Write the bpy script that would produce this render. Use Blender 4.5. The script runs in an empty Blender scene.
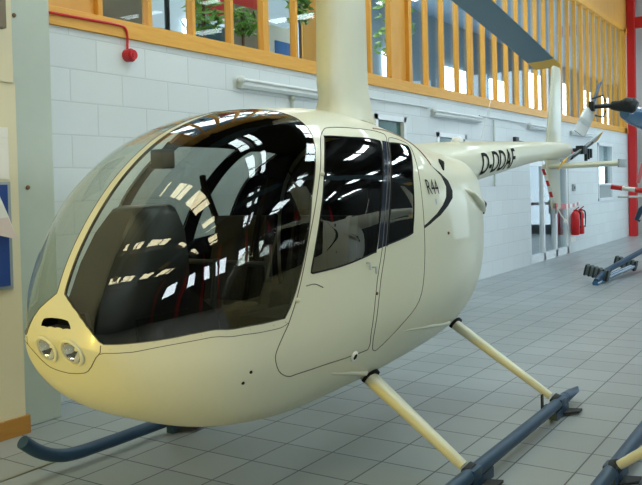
import bpy, bmesh, math, random
from math import sin, cos, pi, radians, sqrt, atan2, acos
from mathutils import Vector, Matrix, geometry
import numpy as np
random.seed(4)
SC = bpy.context.scene
COL = SC.collection

# ------------------------------------------------------------------ camera
cam_d = bpy.data.cameras.new('camera'); cam = bpy.data.objects.new('camera', cam_d); COL.objects.link(cam)
YAW, PITCH, ROLL, FPX = .575, .0247, -.0233, 802.
fw = Vector((cos(YAW)*cos(PITCH), sin(YAW)*cos(PITCH), -sin(PITCH)))
r0 = Vector((sin(YAW), -cos(YAW), 0)); u0 = r0.cross(fw)
rt = cos(ROLL)*r0 + sin(ROLL)*u0; up = cos(ROLL)*u0 - sin(ROLL)*r0
M = Matrix((rt, up, -fw)).transposed().to_4x4(); M.translation = (0, 0, 1.67)
cam.matrix_world = M
cam_d.sensor_fit = 'HORIZONTAL'; cam_d.sensor_width = 36; cam_d.lens = FPX/642*36
cam_d.shift_y = -36.5/642; cam_d.clip_start = .05; cam_d.clip_end = 200
SC.camera = cam
# ------------------------------------------------------------------ world, exposure
w = bpy.data.worlds.new('world'); SC.world = w; w.use_nodes = True
w.node_tree.nodes['Background'].inputs[0].default_value = (.75, .87, 1, 1)
w.node_tree.nodes['Background'].inputs[1].default_value = .6
SC.view_settings.view_transform = 'Standard'; SC.view_settings.look = 'None'
SC.view_settings.exposure = 0.50; SC.view_settings.gamma = 1; SC.view_settings.use_curve_mapping = False
SC.cycles.use_denoising = True
SC.cycles.max_bounces = 10; SC.cycles.transparent_max_bounces = 16
SC.cycles.glossy_bounces = 5; SC.cycles.diffuse_bounces = 4; SC.cycles.sample_clamp_indirect = 8
ROOFLIGHT, WINDOWLIGHT, FRONTLIGHT, ENDLIGHT, FLOOD = 8.8, 5, 9.5, 2.0, 15

# ------------------------------------------------------------------ materials
def lin(c):
    return tuple((v/12.92 if v <= .04045 else ((v+.055)/1.055)**2.4) for v in c)
def rgb(r, g, b): return lin((r/255, g/255, b/255)) + (1,)
def mat(name, col, rough=.5, metal=0., spec=.5, coat=0., noise=0., nscale=8., bump=0.):
    m = bpy.data.materials.new(name); m.use_nodes = True; nt = m.node_tree; b = nt.nodes['Principled BSDF']
    b.inputs['Base Color'].default_value = col; b.inputs['Roughness'].default_value = rough
    b.inputs['Metallic'].default_value = metal; b.inputs['Specular IOR Level'].default_value = spec
    if coat: b.inputs['Coat Weight'].default_value = coat; b.inputs['Coat Roughness'].default_value = .04
    if noise or bump:
        tc = nt.nodes.new('ShaderNodeTexCoord'); n = nt.nodes.new('ShaderNodeTexNoise')
        n.inputs['Scale'].default_value = nscale; n.inputs['Detail'].default_value = 5
        nt.links.new(tc.outputs['Object'], n.inputs['Vector'])
        if noise:
            mx = nt.nodes.new('ShaderNodeMix'); mx.data_type = 'RGBA'
            mx.inputs['A'].default_value = tuple(v*(1-noise) for v in col[:3])+(1,)
            mx.inputs['B'].default_value = tuple(min(1, v*(1+noise*.6)) for v in col[:3])+(1,)
            nt.links.new(n.outputs['Fac'], mx.inputs['Factor']); nt.links.new(mx.outputs['Result'], b.inputs['Base Color'])
        if bump:
            bp = nt.nodes.new('ShaderNodeBump'); bp.inputs['Strength'].default_value = bump; bp.inputs['Distance'].default_value = .01
            nt.links.new(n.outputs['Fac'], bp.inputs['Height']); nt.links.new(bp.outputs['Normal'], b.inputs['Normal'])
    return m
def emit(name, col, s):
    m = bpy.data.materials.new(name); m.use_nodes = True; nt = m.node_tree; nt.nodes.clear()
    e = nt.nodes.new('ShaderNodeEmission'); o = nt.nodes.new('ShaderNodeOutputMaterial')
    e.inputs[0].default_value = col; e.inputs[1].default_value = s; nt.links.new(e.outputs[0], o.inputs[0]); return m
def math_node(nt, op, a, b=None):
    n = nt.nodes.new('ShaderNodeMath'); n.operation = op
    for i, v in enumerate((a, b)):
        if v is None: continue
        if isinstance(v, (int, float)): n.inputs[i].default_value = v
        else: nt.links.new(v, n.inputs[i])
    return n.outputs[0]
def glass(name, tint, refl=1.0, ior=1.5, rough=0.0):
    m = bpy.data.materials.new(name); m.use_nodes = True; nt = m.node_tree; nt.nodes.clear()
    t = nt.nodes.new('ShaderNodeBsdfTransparent'); g = nt.nodes.new('ShaderNodeBsdfGlossy'); o = nt.nodes.new('ShaderNodeOutputMaterial')
    mx = nt.nodes.new('ShaderNodeMixShader'); ge = nt.nodes.new('ShaderNodeNewGeometry'); dp = nt.nodes.new('ShaderNodeVectorMath'); dp.operation = 'DOT_PRODUCT'
    t.inputs[0].default_value = tint; g.inputs[0].default_value = (1, 1, 1, 1); g.inputs['Roughness'].default_value = rough
    nt.links.new(ge.outputs['Normal'], dp.inputs[0]); nt.links.new(ge.outputs['Incoming'], dp.inputs[1])
    k = math_node(nt, 'SUBTRACT', 1., math_node(nt, 'ABSOLUTE', dp.outputs['Value']))
    f0 = .04*refl       # both faces of the sheet, the same seen from either side
    fr = math_node(nt, 'ADD', f0, math_node(nt, 'MULTIPLY', 1-f0, math_node(nt, 'POWER', k, 5.)))
    nt.links.new(fr, mx.inputs[0])
    nt.links.new(t.outputs[0], mx.inputs[1]); nt.links.new(g.outputs[0], mx.inputs[2]); nt.links.new(mx.outputs[0], o.inputs[0])
    return m
def tile_floor():
    m = bpy.data.materials.new('floor_tiles'); m.use_nodes = True; nt = m.node_tree; b = nt.nodes['Principled BSDF']
    tc = nt.nodes.new('ShaderNodeTexCoord'); sp = nt.nodes.new('ShaderNodeSeparateXYZ'); nt.links.new(tc.outputs['Object'], sp.inputs[0])
    u = math_node(nt, 'DIVIDE', math_node(nt, 'SUBTRACT', sp.outputs[0], 3.468), .370)
    v = math_node(nt, 'DIVIDE', math_node(nt, 'SUBTRACT', sp.outputs[1], 1.632), .351)
    def edge(t):   # distance to the nearest joint
        f = math_node(nt, 'FRACT', t); return math_node(nt, 'MINIMUM', f, math_node(nt, 'SUBTRACT', 1., f))
    d = math_node(nt, 'MINIMUM', edge(u), edge(v))
    joint = math_node(nt, 'LESS_THAN', d, .0135)
    cb = nt.nodes.new('ShaderNodeCombineXYZ')
    nt.links.new(math_node(nt, 'FLOOR', u), cb.inputs[0]); nt.links.new(math_node(nt, 'FLOOR', v), cb.inputs[1])
    wn = nt.nodes.new('ShaderNodeTexWhiteNoise'); wn.noise_dimensions = '3D'; nt.links.new(cb.outputs[0], wn.inputs['Vector'])
    nz = nt.nodes.new('ShaderNodeTexNoise'); nz.inputs['Scale'].default_value = 1.3; nz.inputs['Detail'].default_value = 6
    nt.links.new(tc.outputs['Object'], nz.inputs['Vector'])
    fac = math_node(nt, 'ADD', math_node(nt, 'MULTIPLY', wn.outputs['Value'], .45), math_node(nt, 'MULTIPLY', nz.outputs['Fac'], .55))
    mx = nt.nodes.new('ShaderNodeMix'); mx.data_type = 'RGBA'
    mx.inputs['A'].default_value = rgb(132, 140, 142); mx.inputs['B'].default_value = rgb(158, 167, 170); nt.links.new(fac, mx.inputs['Factor'])
    m2 = nt.nodes.new('ShaderNodeMix'); m2.data_type = 'RGBA'; m2.inputs['B'].default_value = rgb(50, 54, 55)
    nt.links.new(mx.outputs['Result'], m2.inputs['A']); nt.links.new(joint, m2.inputs['Factor'])
    nt.links.new(m2.outputs['Result'], b.inputs['Base Color'])
    b.inputs['Roughness'].default_value = .33; b.inputs['Specular IOR Level'].default_value = .5
    bp = nt.nodes.new('ShaderNodeBump'); bp.inputs['Strength'].default_value = .35; bp.inputs['Distance'].default_value = .002; bp.invert = True
    nt.links.new(joint, bp.inputs['Height']); nt.links.new(bp.outputs['Normal'], b.inputs['Normal'])
    return m
def block_wall(name, c):
    m = bpy.data.materials.new(name); m.use_nodes = True; nt = m.node_tree; b = nt.nodes['Principled BSDF']
    tc = nt.nodes.new('ShaderNodeTexCoord'); sp = nt.nodes.new('ShaderNodeSeparateXYZ'); cb = nt.nodes.new('ShaderNodeCombineXYZ')
    nt.links.new(tc.outputs['Object'], sp.inputs[0])
    nt.links.new(math_node(nt, 'ADD', sp.outputs[0], .12), cb.inputs[0]); nt.links.new(math_node(nt, 'ADD', sp.outputs[2], .006), cb.inputs[1])
    br = nt.nodes.new('ShaderNodeTexBrick'); nt.links.new(cb.outputs[0], br.inputs['Vector'])
    br.inputs['Scale'].default_value = 1; br.inputs['Brick Width'].default_value = .56; br.inputs['Row Height'].default_value = .267
    br.inputs['Mortar Size'].default_value = .007; br.inputs['Mortar Smooth'].default_value = .4
    br.inputs['Color1'].default_value = c; br.inputs['Color2'].default_value = tuple(v*.95 for v in c[:3])+(1,)
    br.inputs['Mortar'].default_value = tuple(v*.86 for v in c[:3])+(1,)
    nt.links.new(br.outputs['Color'], b.inputs['Base Color']); b.inputs['Roughness'].default_value = .6
    nz = nt.nodes.new('ShaderNodeTexNoise'); nz.inputs['Scale'].default_value = 60; nt.links.new(tc.outputs['Object'], nz.inputs['Vector'])
    bp = nt.nodes.new('ShaderNodeBump'); bp.inputs['Strength'].default_value = .5; bp.inputs['Distance'].default_value = .006; bp.invert = True
    nt.links.new(math_node(nt, 'SUBTRACT', br.outputs['Fac'], math_node(nt, 'MULTIPLY', nz.outputs['Fac'], .12)), bp.inputs['Height'])
    nt.links.new(bp.outputs['Normal'], b.inputs['Normal']); return m
def wood(name, c1, c2, sc=(1, 1, 12)):
    m = bpy.data.materials.new(name); m.use_nodes = True; nt = m.node_tree; b = nt.nodes['Principled BSDF']
    tc = nt.nodes.new('ShaderNodeTexCoord'); mp = nt.nodes.new('ShaderNodeMapping'); mp.inputs['Scale'].default_value = sc
    nz = nt.nodes.new('ShaderNodeTexNoise'); nz.inputs['Scale'].default_value = 3; nz.inputs['Detail'].default_value = 6; nz.inputs['Distortion'].default_value = .6
    nt.links.new(tc.outputs['Object'], mp.inputs[0]); nt.links.new(mp.outputs[0], nz.inputs['Vector'])
    mx = nt.nodes.new('ShaderNodeMix'); mx.data_type = 'RGBA'; mx.inputs['A'].default_value = c1; mx.inputs['B'].default_value = c2
    nt.links.new(nz.outputs['Fac'], mx.inputs['Factor']); nt.links.new(mx.outputs['Result'], b.inputs['Base Color'])
    b.inputs['Roughness'].default_value = .45; return m

CREAM = rgb(211, 213, 192)
MT = dict(
    floor=tile_floor(), wall=block_wall('painted_blockwork', rgb(212, 220, 222)),
    pine=wood('varnished_pine', rgb(206, 140, 38), rgb(232, 176, 74), (14, 14, 1.2)),
    pine_rail=wood('varnished_pine_rail', rgb(208, 144, 44), rgb(234, 180, 80), (1.2, 14, 14)),
    ply=wood('plywood', rgb(204, 146, 62), rgb(226, 170, 84), (2, 2, .7)),
    skirt=wood('skirting_pine', rgb(160, 112, 44), rgb(186, 136, 62), (1.2, 10, 10)),
    roof=mat('roof_sheeting', rgb(30, 32, 31), .7), beam=mat('roof_steel', rgb(30, 31, 32), .6),
    rooflight=emit('rooflight_daylight', (.82, .97, 1, 1), ROOFLIGHT),
    officeceil=emit('office_ceiling_panel', (1, .97, .9, 1), 6.5),
    lobbylight=emit('lobby_window_daylight', (.85, .94, 1, 1), 1.3),
    warmlight=emit('warm_hall_lamp_panel', (1, .91, .58, 1), ROOFLIGHT*.85),
    officelight=emit('office_window_daylight', (.85, .94, 1, 1), WINDOWLIGHT),
    frontlight=emit('front_window_daylight', (.8, .92, 1, 1), FRONTLIGHT),
    endlight=emit('end_door_daylight', (.66, .86, 1, 1), ENDLIGHT),
    cladding=mat('front_cladding', rgb(48, 52, 50), .6), plaster=mat('pale_plaster', rgb(214, 220, 222), .7), office=mat('office_wall', rgb(150, 166, 174), .7), office_ceiling=mat('office_ceiling', rgb(150, 175, 195), .7),
    column=mat('grey_green_paint', rgb(184, 196, 187), .5, noise=.08, nscale=5), partition=mat('cream_board', rgb(224, 217, 186), .5, noise=.06, nscale=4),
    red=mat('red_paint', rgb(200, 22, 30), .35), redsteel=mat('red_steel_paint', rgb(196, 30, 36), .45), white=mat('white_paint', rgb(228, 232, 232), .4),
    upvc=mat('white_frame', rgb(226, 232, 236), .35), grey=mat('grey_plastic', rgb(150, 160, 162), .5), batten=mat('batten_grey', rgb(204, 212, 212), .45),
    cream=mat('cream_gloss_paint', CREAM, .36, coat=.25, noise=.035, nscale=1.5), black=mat('black_paint', rgb(14, 15, 17), .75, spec=.2), rubber=mat('black_rubber', rgb(30, 34, 36), .7),
    skid=mat('blue_grey_skid_paint', rgb(30, 64, 92), .45, noise=.15, nscale=9), blade=mat('rotor_blade_grey_blue', rgb(84, 116, 138), .4, noise=.08, nscale=3),
    yellow=mat('yellow_paint', rgb(238, 188, 62), .45), seal=mat('dark_seal', rgb(84, 82, 72), .7), lining=mat('cabin_lining', rgb(13, 13, 12), .95, spec=.1),
    seat=mat('seat_fabric', rgb(9, 9, 10), .9, noise=.2, nscale=40), console=mat('console_plastic', rgb(9, 12, 16), .35), post=mat('smoked_post', rgb(34, 44, 62), .12, coat=.5),
    canopy=glass('canopy_glass', (.87, .90, .83, 1), 1.6), sideglass=glass('side_window_glass', (.45, .48, .47, 1), 3.0), pane=glass('window_glass', (.86, .92, .94, 1), .35),
    chrome=mat('bright_metal', (.8, .8, .78, 1), .12, 1.), steel=mat('brushed_steel', (.55, .57, .58, 1), .3, 1.), lens=glass('lamp_lens', (.95, .95, .92, 1), 1.2),
    brown=mat('tan_pinstripe', rgb(132, 104, 72), .4), bluepanel=mat('blue_board', rgb(28, 66, 140), .6), bluesign=mat('blue_print', rgb(60, 120, 190), .6), paper=mat('white_paper', rgb(232, 232, 226), .7), pinkpaper=mat('pale_pink_paper', rgb(222, 206, 200), .7),
    leaf=mat('green_leaf', rgb(112, 160, 58), .6, noise=.4, nscale=9), teal=mat('teal_board', rgb(44, 96, 116), .6), brownboard=mat('brown_board', rgb(128, 116, 98), .7),
    heliblue=mat('blue_gloss_paint', rgb(46, 92, 128), .25, coat=.5), silver=mat('silver_blade', rgb(165, 170, 170), .35, .5), darkmetal=mat('dark_gearbox', rgb(30, 38, 40), .45, .3),
    pad=mat('grey_green_foam', rgb(84, 98, 98), .8, noise=.2, nscale=20),
    dirt=mat('brown_screw', rgb(110, 80, 50), .6), pink=mat('pink_tape', rgb(222, 130, 140), .6), seat_red=mat('red_belt', rgb(150, 30, 32), .8), darkglass=mat('dark_doorway', rgb(120, 140, 146), .4),
    hose=mat('black_hose', rgb(18, 18, 18), .6), inlet=mat('inlet_dark', rgb(12, 12, 12), .8), trimmetal=mat('floor_strip_metal', rgb(150, 150, 138), .35, .4), greenglass=mat('green_tinted_glazing', rgb(66, 104, 100), .2),
)

# ------------------------------------------------------------------ helpers
def tag(o, label=None, cat=None, group=None, kind=None):
    if label: o['label'] = label
    if cat: o['category'] = cat
    if group: o['group'] = group
    if kind: o['kind'] = kind
    return o
def thing(name, label, cat, loc, group=None):
    o = bpy.data.objects.new(name, None); COL.objects.link(o); o.location = loc; o.empty_display_size = .1
    return tag(o, label, cat, group)
def origin(o):
    v = Vector((0, 0, 0))
    while o is not None: v += o.location; o = o.parent
    return v
class MB:
    """collects shapes given in world coordinates; build() links them as one mesh object"""
    def __init__(s): s.bm = bmesh.new()
    def box(s, x0, x1, y0, y1, z0, z1, bev=0.):
        g = bmesh.ops.create_cube(s.bm, size=1)['verts']
        for v in g: v.co = Vector(((x0+x1)/2+v.co.x*(x1-x0), (y0+y1)/2+v.co.y*(y1-y0), (z0+z1)/2+v.co.z*(z1-z0)))
        if bev:
            es = {e for v in g for e in v.link_edges}
            bmesh.ops.bevel(s.bm, geom=list(es), offset=bev, segments=2, affect='EDGES', profile=.6)
        return s
    def prism(s, pts, ext):     # planar polygon extruded along a vector
        a = [s.bm.verts.new(p) for p in pts]; b = [s.bm.verts.new(Vector(p)+Vector(ext)) for p in pts]; n = len(pts)
        s.bm.faces.new(a); s.bm.faces.new(b[::-1])
        for i in range(n): s.bm.faces.new((a[i], b[i], b[(i+1) % n], a[(i+1) % n]))
        return s
    def rings(s, R, caps=True, closed=True):
        V = [[s.bm.verts.new(p) for p in r] for r in R]; n = len(V[0])
        for a, b in zip(V, V[1:]):
            for i in range(n if closed else n-1):
                s.bm.faces.new((a[i], a[(i+1) % n], b[(i+1) % n], b[i]))
        if caps: s.bm.faces.new(V[0][::-1]); s.bm.faces.new(V[-1])
        return s
    def tube(s, path, rad, seg=12, caps=True, flat=None):
        P = [Vector(p) for p in path]; n = len(P)
        rr = rad if isinstance(rad, (list, tuple)) else [rad]*n
        R = []; prev = None
        for i in range(n):
            t = (P[min(i+1, n-1)]-P[max(i-1, 0)]).normalized()
            if prev is None: a = t.orthogonal().normalized()
            else: a = (prev - t*prev.dot(t)).normalized()
            prev = a; b = t.cross(a)
            R.append([P[i]+rr[i]*(cos(k*2*pi/seg)*a+sin(k*2*pi/seg)*b) for k in range(seg)])
        return s.rings(R, caps)
    def sections(s, secs, caps=True):    # each: centre, half vectors a and b -> ellipse
        seg = 20
        return s.rings([[Vector(c)+cos(k*2*pi/seg)*Vector(a)+sin(k*2*pi/seg)*Vector(b) for k in range(seg)] for c, a, b in secs], caps)
    def foil(s, stations, caps=True):    # centre, chord vector (leading -> trailing), thickness vector
        prof = [(-.5, 0), (-.47, .30), (-.38, .46), (-.22, .5), (0, .44), (.25, .26), (.5, .03)]
        prof = prof + [(x, -y) for x, y in prof[::-1][:-1]]
        return s.rings([[Vector(c)+Vector(ch)*x+Vector(t)*y for x, y in prof] for c, ch, t in stations], caps)
    def sphere(s, c, r, seg=12, scale=(1, 1, 1)):
        g = bmesh.ops.create_uvsphere(s.bm, u_segments=seg, v_segments=max(6, seg//2), radius=r)['verts']
        for v in g: v.co = Vector((v.co.x*scale[0], v.co.y*scale[1], v.co.z*scale[2]))+Vector(c)
        return s
    def disc(s, c, n, r, depth, seg=20, r2=None):
        n = Vector(n).normalized(); c = Vector(c); return s.tube([c, c+n*depth], [r, r if r2 is None else r2], seg)
    def torus(s, c, n, R, r, seg=28, sub=8):
        n = Vector(n).normalized(); a = n.orthogonal().normalized(); b = n.cross(a); c = Vector(c); V = []
        for i in range(seg):
            d = cos(i*2*pi/seg)*a+sin(i*2*pi/seg)*b
            V.append([s.bm.verts.new(c+d*(R+r*cos(k*2*pi/sub))+n*r*sin(k*2*pi/sub)) for k in range(sub)])
        for i in range(seg):
            for k in range(sub):
                A, B = V[i], V[(i+1) % seg]; s.bm.faces.new((A[k], B[k], B[(k+1) % sub], A[(k+1) % sub]))
        return s
    def build(s, name, m, parent=None, smooth=True, angle=40, sub=0):
        bmesh.ops.recalc_face_normals(s.bm, faces=s.bm.faces)
        o0 = origin(parent)
        if parent is None:
            cs = [v.co for v in s.bm.verts]
            o0 = Vector(((min(c.x for c in cs)+max(c.x for c in cs))/2, (min(c.y for c in cs)+max(c.y for c in cs))/2, min(c.z for c in cs)))
        for v in s.bm.verts: v.co -= o0
        me = bpy.data.meshes.new(name); s.bm.to_mesh(me); s.bm.free()
        for mm in (m if isinstance(m, (list, tuple)) else [m]): me.materials.append(mm)
        o = bpy.data.objects.new(name, me); COL.objects.link(o)
        if parent is None: o.location = o0
        else: o.parent = parent
        if smooth:
            me.polygons.foreach_set('use_smooth', [True]*len(me.polygons)); me.set_sharp_from_angle(angle=radians(angle))
        if sub:
            md = o.modifiers.new('s', 'SUBSURF'); md.levels = sub; md.render_levels = sub
        return o
def struct(name, mb, m, parent=None, **k):
    o = mb.build(name, m, parent, smooth=False)
    # keep tile and block patterns in world coordinates
    if parent is None:
        o.data.transform(Matrix.Translation(o.location)); o.location = (0, 0, 0); o['kind'] = 'structure'
    return o
def curve_pts(P, per=6, closed=False):
    P = [Vector(p) for p in P]; n = len(P); out = []
    for i in range(n if closed else n-1):
        p1, p2 = P[i], P[(i+1) % n]
        p0 = P[(i-1) % n] if (closed or i > 0) else p1*2-p2
        p3 = P[(i+2) % n] if (closed or i+2 < n) else p2*2-p1
        for k in range(per):
            t = k/per
            out.append(.5*((2*p1)+(p2-p0)*t+(2*p0-5*p1+4*p2-p3)*t*t+(3*p1-p0-3*p2+p3)*t**3))
    if not closed: out.append(P[-1])
    return out

# ------------------------------------------------------------------ the hall
X0, X1, Y0, YW, ZR = -11., 24.75, -13., 5.21, 7.6
fl = MB().box(X0, 45, Y0, 12, -.2, 0); struct('floor', fl, MT['floor'])
def slab_with_openings(y0, y1, x0, x1, z0, z1, ops):
    m = MB(); xs = sorted({x0, x1, *[o[0] for o in ops], *[o[1] for o in ops]})
    for a, b in zip(xs, xs[1:]):
        zz = z0
        for o in sorted([o for o in ops if o[0] < b-1e-6 and o[1] > a+1e-6], key=lambda o: o[2]):
            if o[2] > zz: m.box(a, b, y0, y1, zz, o[2])
            zz = o[3]
        if zz < z1: m.box(a, b, y0, y1, zz, z1)
    return m
DOOR = (15.75, 18.45, 0, 2.35); WA = (9.4, 10.3, 1.5, 2.62); WB = (11.35, 12.5, 1.4, 2.46); WC = (21.1, 22.65, 1.12, 2.62)
struct('wall_back', slab_with_openings(YW, YW+.2, X0, X1, 0, 2.99, [DOOR, WA, WB, WC]), MT['wall'])
struct('wall_back_upper', MB().box(X0, X1, YW, YW+.2, 6.02, ZR), MT['ply'])
struct('trim_1', MB().box(X0, X1, YW-.03, YW+.14, 2.99, 3.14, .006), MT['pine_rail'])
struct('trim_2', MB().box(X0, X1, YW-.03, YW+.14, 5.9, 6.04, .006), MT['pine_rail'])
struct('wall_end', slab_with_openings(X1, X1+.2, 0, 0, 0, 0, []) if 0 else MB().box(X1+.3, X1+.5, 3, YW+.2, 0, ZR), MT['plaster'])
struct('wall_end_cladding', MB().box(X1+.3, X1+.5, Y0, 3, 0, ZR), MT['cladding'])
struct('wall_start', MB().box(X0-.2, X0, Y0, 12, 0, ZR), MT['cladding'])
struct('wall_front', MB().box(X0, 45, Y0-.2, Y0, 0, ZR), MT['cladding'])
struct('ceiling', MB().box(X0, 45, Y0, 12, ZR, ZR+.2), MT['roof'])
bm_ = MB()
for i in range(12):
    x = X0+1.6+i*3.0
    if x < X1: bm_.box(x-.09, x+.09, Y0, YW, ZR-.55, ZR)
for y in (-10, -7, -4, -1, 2, 4.4): bm_.box(X0, X1, y-.05, y+.05, ZR-.2, ZR)
struct('trim_3', bm_, MT['beam'])
n = 0
for j, y in enumerate((-9.6, -5.2, -.8, 2.6)):
    for i in range(8):
        x = X0+3.1+i*4.5
        if x > X1-1: continue
        n += 1; o = struct('window_roof_%d' % n, MB().box(x-.6, x+.6, y-1.25, y+1.25, ZR-.06, ZR-.01), MT['rooflight' if x > 3 else 'warmlight'])
for i in range(9):
    x = X0+3+i*3.4
    if x < X1-2: struct('window_front_%d' % (i+1), MB().box(x-.8, x+.8, Y0, Y0+.05, 3.4, 5.2), MT['frontlight'])
er = [MB(), MB()]
for y in (-3, -1, 1):      # glowing panels added outside the frame to light the far end
    struct('window_end_%d' % ((y+5)//2), MB().box(X1+.24, X1+.3, y+.08, y+1.92, .3, 5.2), MT['endlight'])
for y in (-3, -1, 1, 3): er[0].box(X1+.2, X1+.3, y-.08, y+.08, 0, 5.4)
er[0].box(X1+.2, X1+.3, -3, 3, 2.3, 2.45); struct('trim_10', er[0], MT['beam'])
for y in range(-10, 25, 4): er[1].box(y-.2, y+.2, Y0, Y0+.3, 0, ZR)
struct('trim_11', er[1], MT['redsteel'])
# rooms behind the wall
struct('wall_room_back', MB().box(X0, 45, 9.5, 9.7, 0, ZR), MT['office'])
struct('floor_mezzanine', MB().box(X0, 45, YW+.2, 9.5, 2.72, 2.95), MT['office'])
struct('ceiling_mezzanine', MB().box(X0, 45, YW+.2, 9.5, 6.3, 6.4), MT['office_ceiling'])
for i in range(13):
    x = -4+i*3.6
    struct('window_office_%d' % (i+1), MB().box(x, x+1.5, 9.42, 9.5, 3.3, (4.6 if i < 5 else 5.0 if i < 9 else 5.6)), MT['officelight'])
for i, x in enumerate((12, 16, 20, 37)):
    struct('window_lobby_%d' % (i+1), MB().box(x, x+(2.2 if i < 3 else 7), 9.42, 9.5, .6, 2.3), MT['lobbylight' if i < 3 else 'officelight'])

for i in range(5):  # unseen glowing panels, added to brighten the mezzanine room
    struct('window_roof_office_%d' % (i+1), MB().box(4.5+i*2.4, 5.9+i*2.4, 6.3, 8.4, 6.24, 6.29), MT['officeceil'])
# window band of the mezzanine: one bay per mullion
MX = [4.7+.581*k for k in range(34)]
for k in range(len(MX)):
    x = MX[k]; wide = .1 if k in (4, 10, 14, 26) else .05
    w_ = MB().box(x-wide/2, x+wide/2, YW-.005, YW+.075, 3.14, 5.9, .004)
    o = struct('window_%d' % (k+1), w_, MT['pine'])
    x2 = MX[k+1] if k+1 < len(MX) else 24.2
    pm = MT['ply'] if k == 9 else MT['pane']
    struct('panel' if k == 9 else 'pane', MB().box(x+wide/2, x2-.027, YW+.055, YW+.063, 3.14, 5.9), pm, o)
o = struct('window_35', MB().box(-.6, 4.7, YW+.05, YW+.08, 3.14, 5.9), MT['ply'])
struct('trim_4', MB().box(24.15, 24.4, YW-.03, YW+.14, 2.99, 6.02), MT['pine'])

# glazed double door under the tail
d = MB(); x0, x1, _, zt = DOOR
for a, b in ((x0, x0+.09), (x1-.09, x1), (16.65, 16.75), (17.5, 17.62)): d.box(a, b, YW+.02, YW+.12, 0, zt)
d.box(x0, x1, YW+.02, YW+.12, zt-.09, zt); d.box(x0, x1, YW+.02, YW+.12, 0, .16); d.box(x0, x1, YW+.03, YW+.1, 1.98, 2.08)
do = struct('door_1', d, MT['upvc'])
struct('pane', MB().box(x0+.09, x1-.09, YW+.06, YW+.07, .16, zt-.09), MT['pane'], do)
struct('door_handle', MB().box(17.44, 17.48, YW-.03, YW+.02, .95, 1.25), MT['steel'], do)
for i, (wx, gm) in enumerate(((WA, 'greenglass'), (WB, 'greenglass'), (WC, 'pane'))):
    a, b, z0, z1 = wx; f = MB()
    f.box(a, a+.07, YW-.02, YW+.1, z0, z1); f.box(b-.07, b, YW-.02, YW+.1, z0, z1); f.box(a, b, YW-.02, YW+.1, z0, z0+.07); f.box(a, b, YW-.02, YW+.1, z1-.07, z1)
    fo = struct('window_%d' % (36+i), f, MT['upvc'])
    if i == 2:
        struct('rail', MB().box(a+.07, b-.07, YW, YW+.08, 1.52, 1.57), MT['upvc'], fo)
        struct('panel', MB().box(a+.07, b-.07, YW+.02, YW+.06, z0+.07, 1.52), MT['grey'], fo)
        struct('blind', MB().box(a+.07, b-.07, YW+.1, YW+.12, 2.08, z1-.07), MT['batten'], fo)
    struct('pane', MB().box(a+.07, b-.07, YW+.04, YW+.05, (1.57 if i == 2 else z0+.07), z1-.07), MT[gm], fo)

# columns and the boarded partition beside the camera
struct('trim_5', MB().box(3.54, 3.905, 4.87, YW, 0, ZR, .012), MT['column'])
struct('trim_6', MB().box(24.55, 24.75, 4.98, YW-.02, 0, ZR), MT['redsteel'])
struct('trim_7', MB().box(24.62, 24.74, 4.6, 4.72, 0, ZR).box(24.62, 24.74, 4.0, 4.72, 3.5, 3.62), MT['beam'])
struct('trim_8', MB().box(24.6, 24.8, 3.4, 4.98, 6.05, 6.35), MT['redsteel'])
struct('wall_partition', MB().box(X0, 3.52, 4.77, 4.87, .12, 2.43).box(X0, 3.50, 4.76, 4.87, 2.43, ZR), MT['partition'])
struct('baseboard_partition', MB().box(X0, 3.545, 4.75, 4.87, 0, .125, .004), MT['skirt'])
struct('trim_9', MB().box(-2, 4.35, 4.09, 4.115, 0, .006), MT['trimmetal'])

# ------------------------------------------------------------------ hull surface of the helicopter
XN, YC, NT, NB = 2.205, 2.78, 2.75, 2.39
TAB = np.array([[1.0624, 1.0624, 0.0, 1.0624], [1.1075, 1.0424, 0.0673, 1.0489], [1.153, 1.0217, 0.1338, 1.0357], [1.201, 0.9948, 0.1936, 1.0248], [1.254, 0.9518, 0.2428, 1.0173], [1.3116, 0.8932, 0.2843, 1.0122], [1.371, 0.8367, 0.3231, 1.0089], [1.431, 0.7896, 0.3614, 1.0067], [1.4917, 0.7483, 0.399, 1.0053], [1.5529, 0.7114, 0.4368, 1.0052], [1.6148, 0.6785, 0.476, 1.0083], [1.6768, 0.6487, 0.5154, 1.0148], [1.7366, 0.6205, 0.5514, 1.0223], [1.793, 0.5924, 0.5823, 1.0178], [1.8472, 0.5639, 0.6093, 1.026], [1.8983, 0.5365, 0.6333, 1.0337], [1.9437, 0.5128, 0.6538, 1.0411], [1.9825, 0.4938, 0.671, 1.0481], [2.0166, 0.4774, 0.6865, 1.0545], [2.047, 0.4632, 0.7002, 1.0607], [2.0723, 0.4528, 0.7103, 1.0669], [2.0912, 0.4477, 0.7153, 1.0737], [2.1053, 0.4471, 0.716, 1.0815], [2.1169, 0.4482, 0.7152, 1.09], [2.1259, 0.4499, 0.7138, 1.0988], [2.1308, 0.4523, 0.7121, 1.1075], [2.1294, 0.4556, 0.7099, 1.1154], [2.1201, 0.4608, 0.7068, 1.1227], [2.1042, 0.4676, 0.7025, 1.1299], [2.0841, 0.4751, 0.6968, 1.1378], [2.0573, 0.4829, 0.6887, 1.1465], [2.0222, 0.4911, 0.677, 1.1561], [1.9864, 0.5009, 0.6613, 1.1673], [1.9591, 0.5132, 0.6405, 1.1809], [1.9408, 0.5295, 0.6108, 1.1983], [1.9264, 0.5515, 0.5712, 1.2201], [1.9129, 0.5821, 0.5219, 1.2477], [1.8994, 0.6276, 0.4598, 1.2789], [1.8839, 0.6985, 0.382, 1.3029], [1.8586, 0.8109, 0.2934, 1.3199], [1.8142, 0.9661, 0.207, 1.338]])
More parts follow.
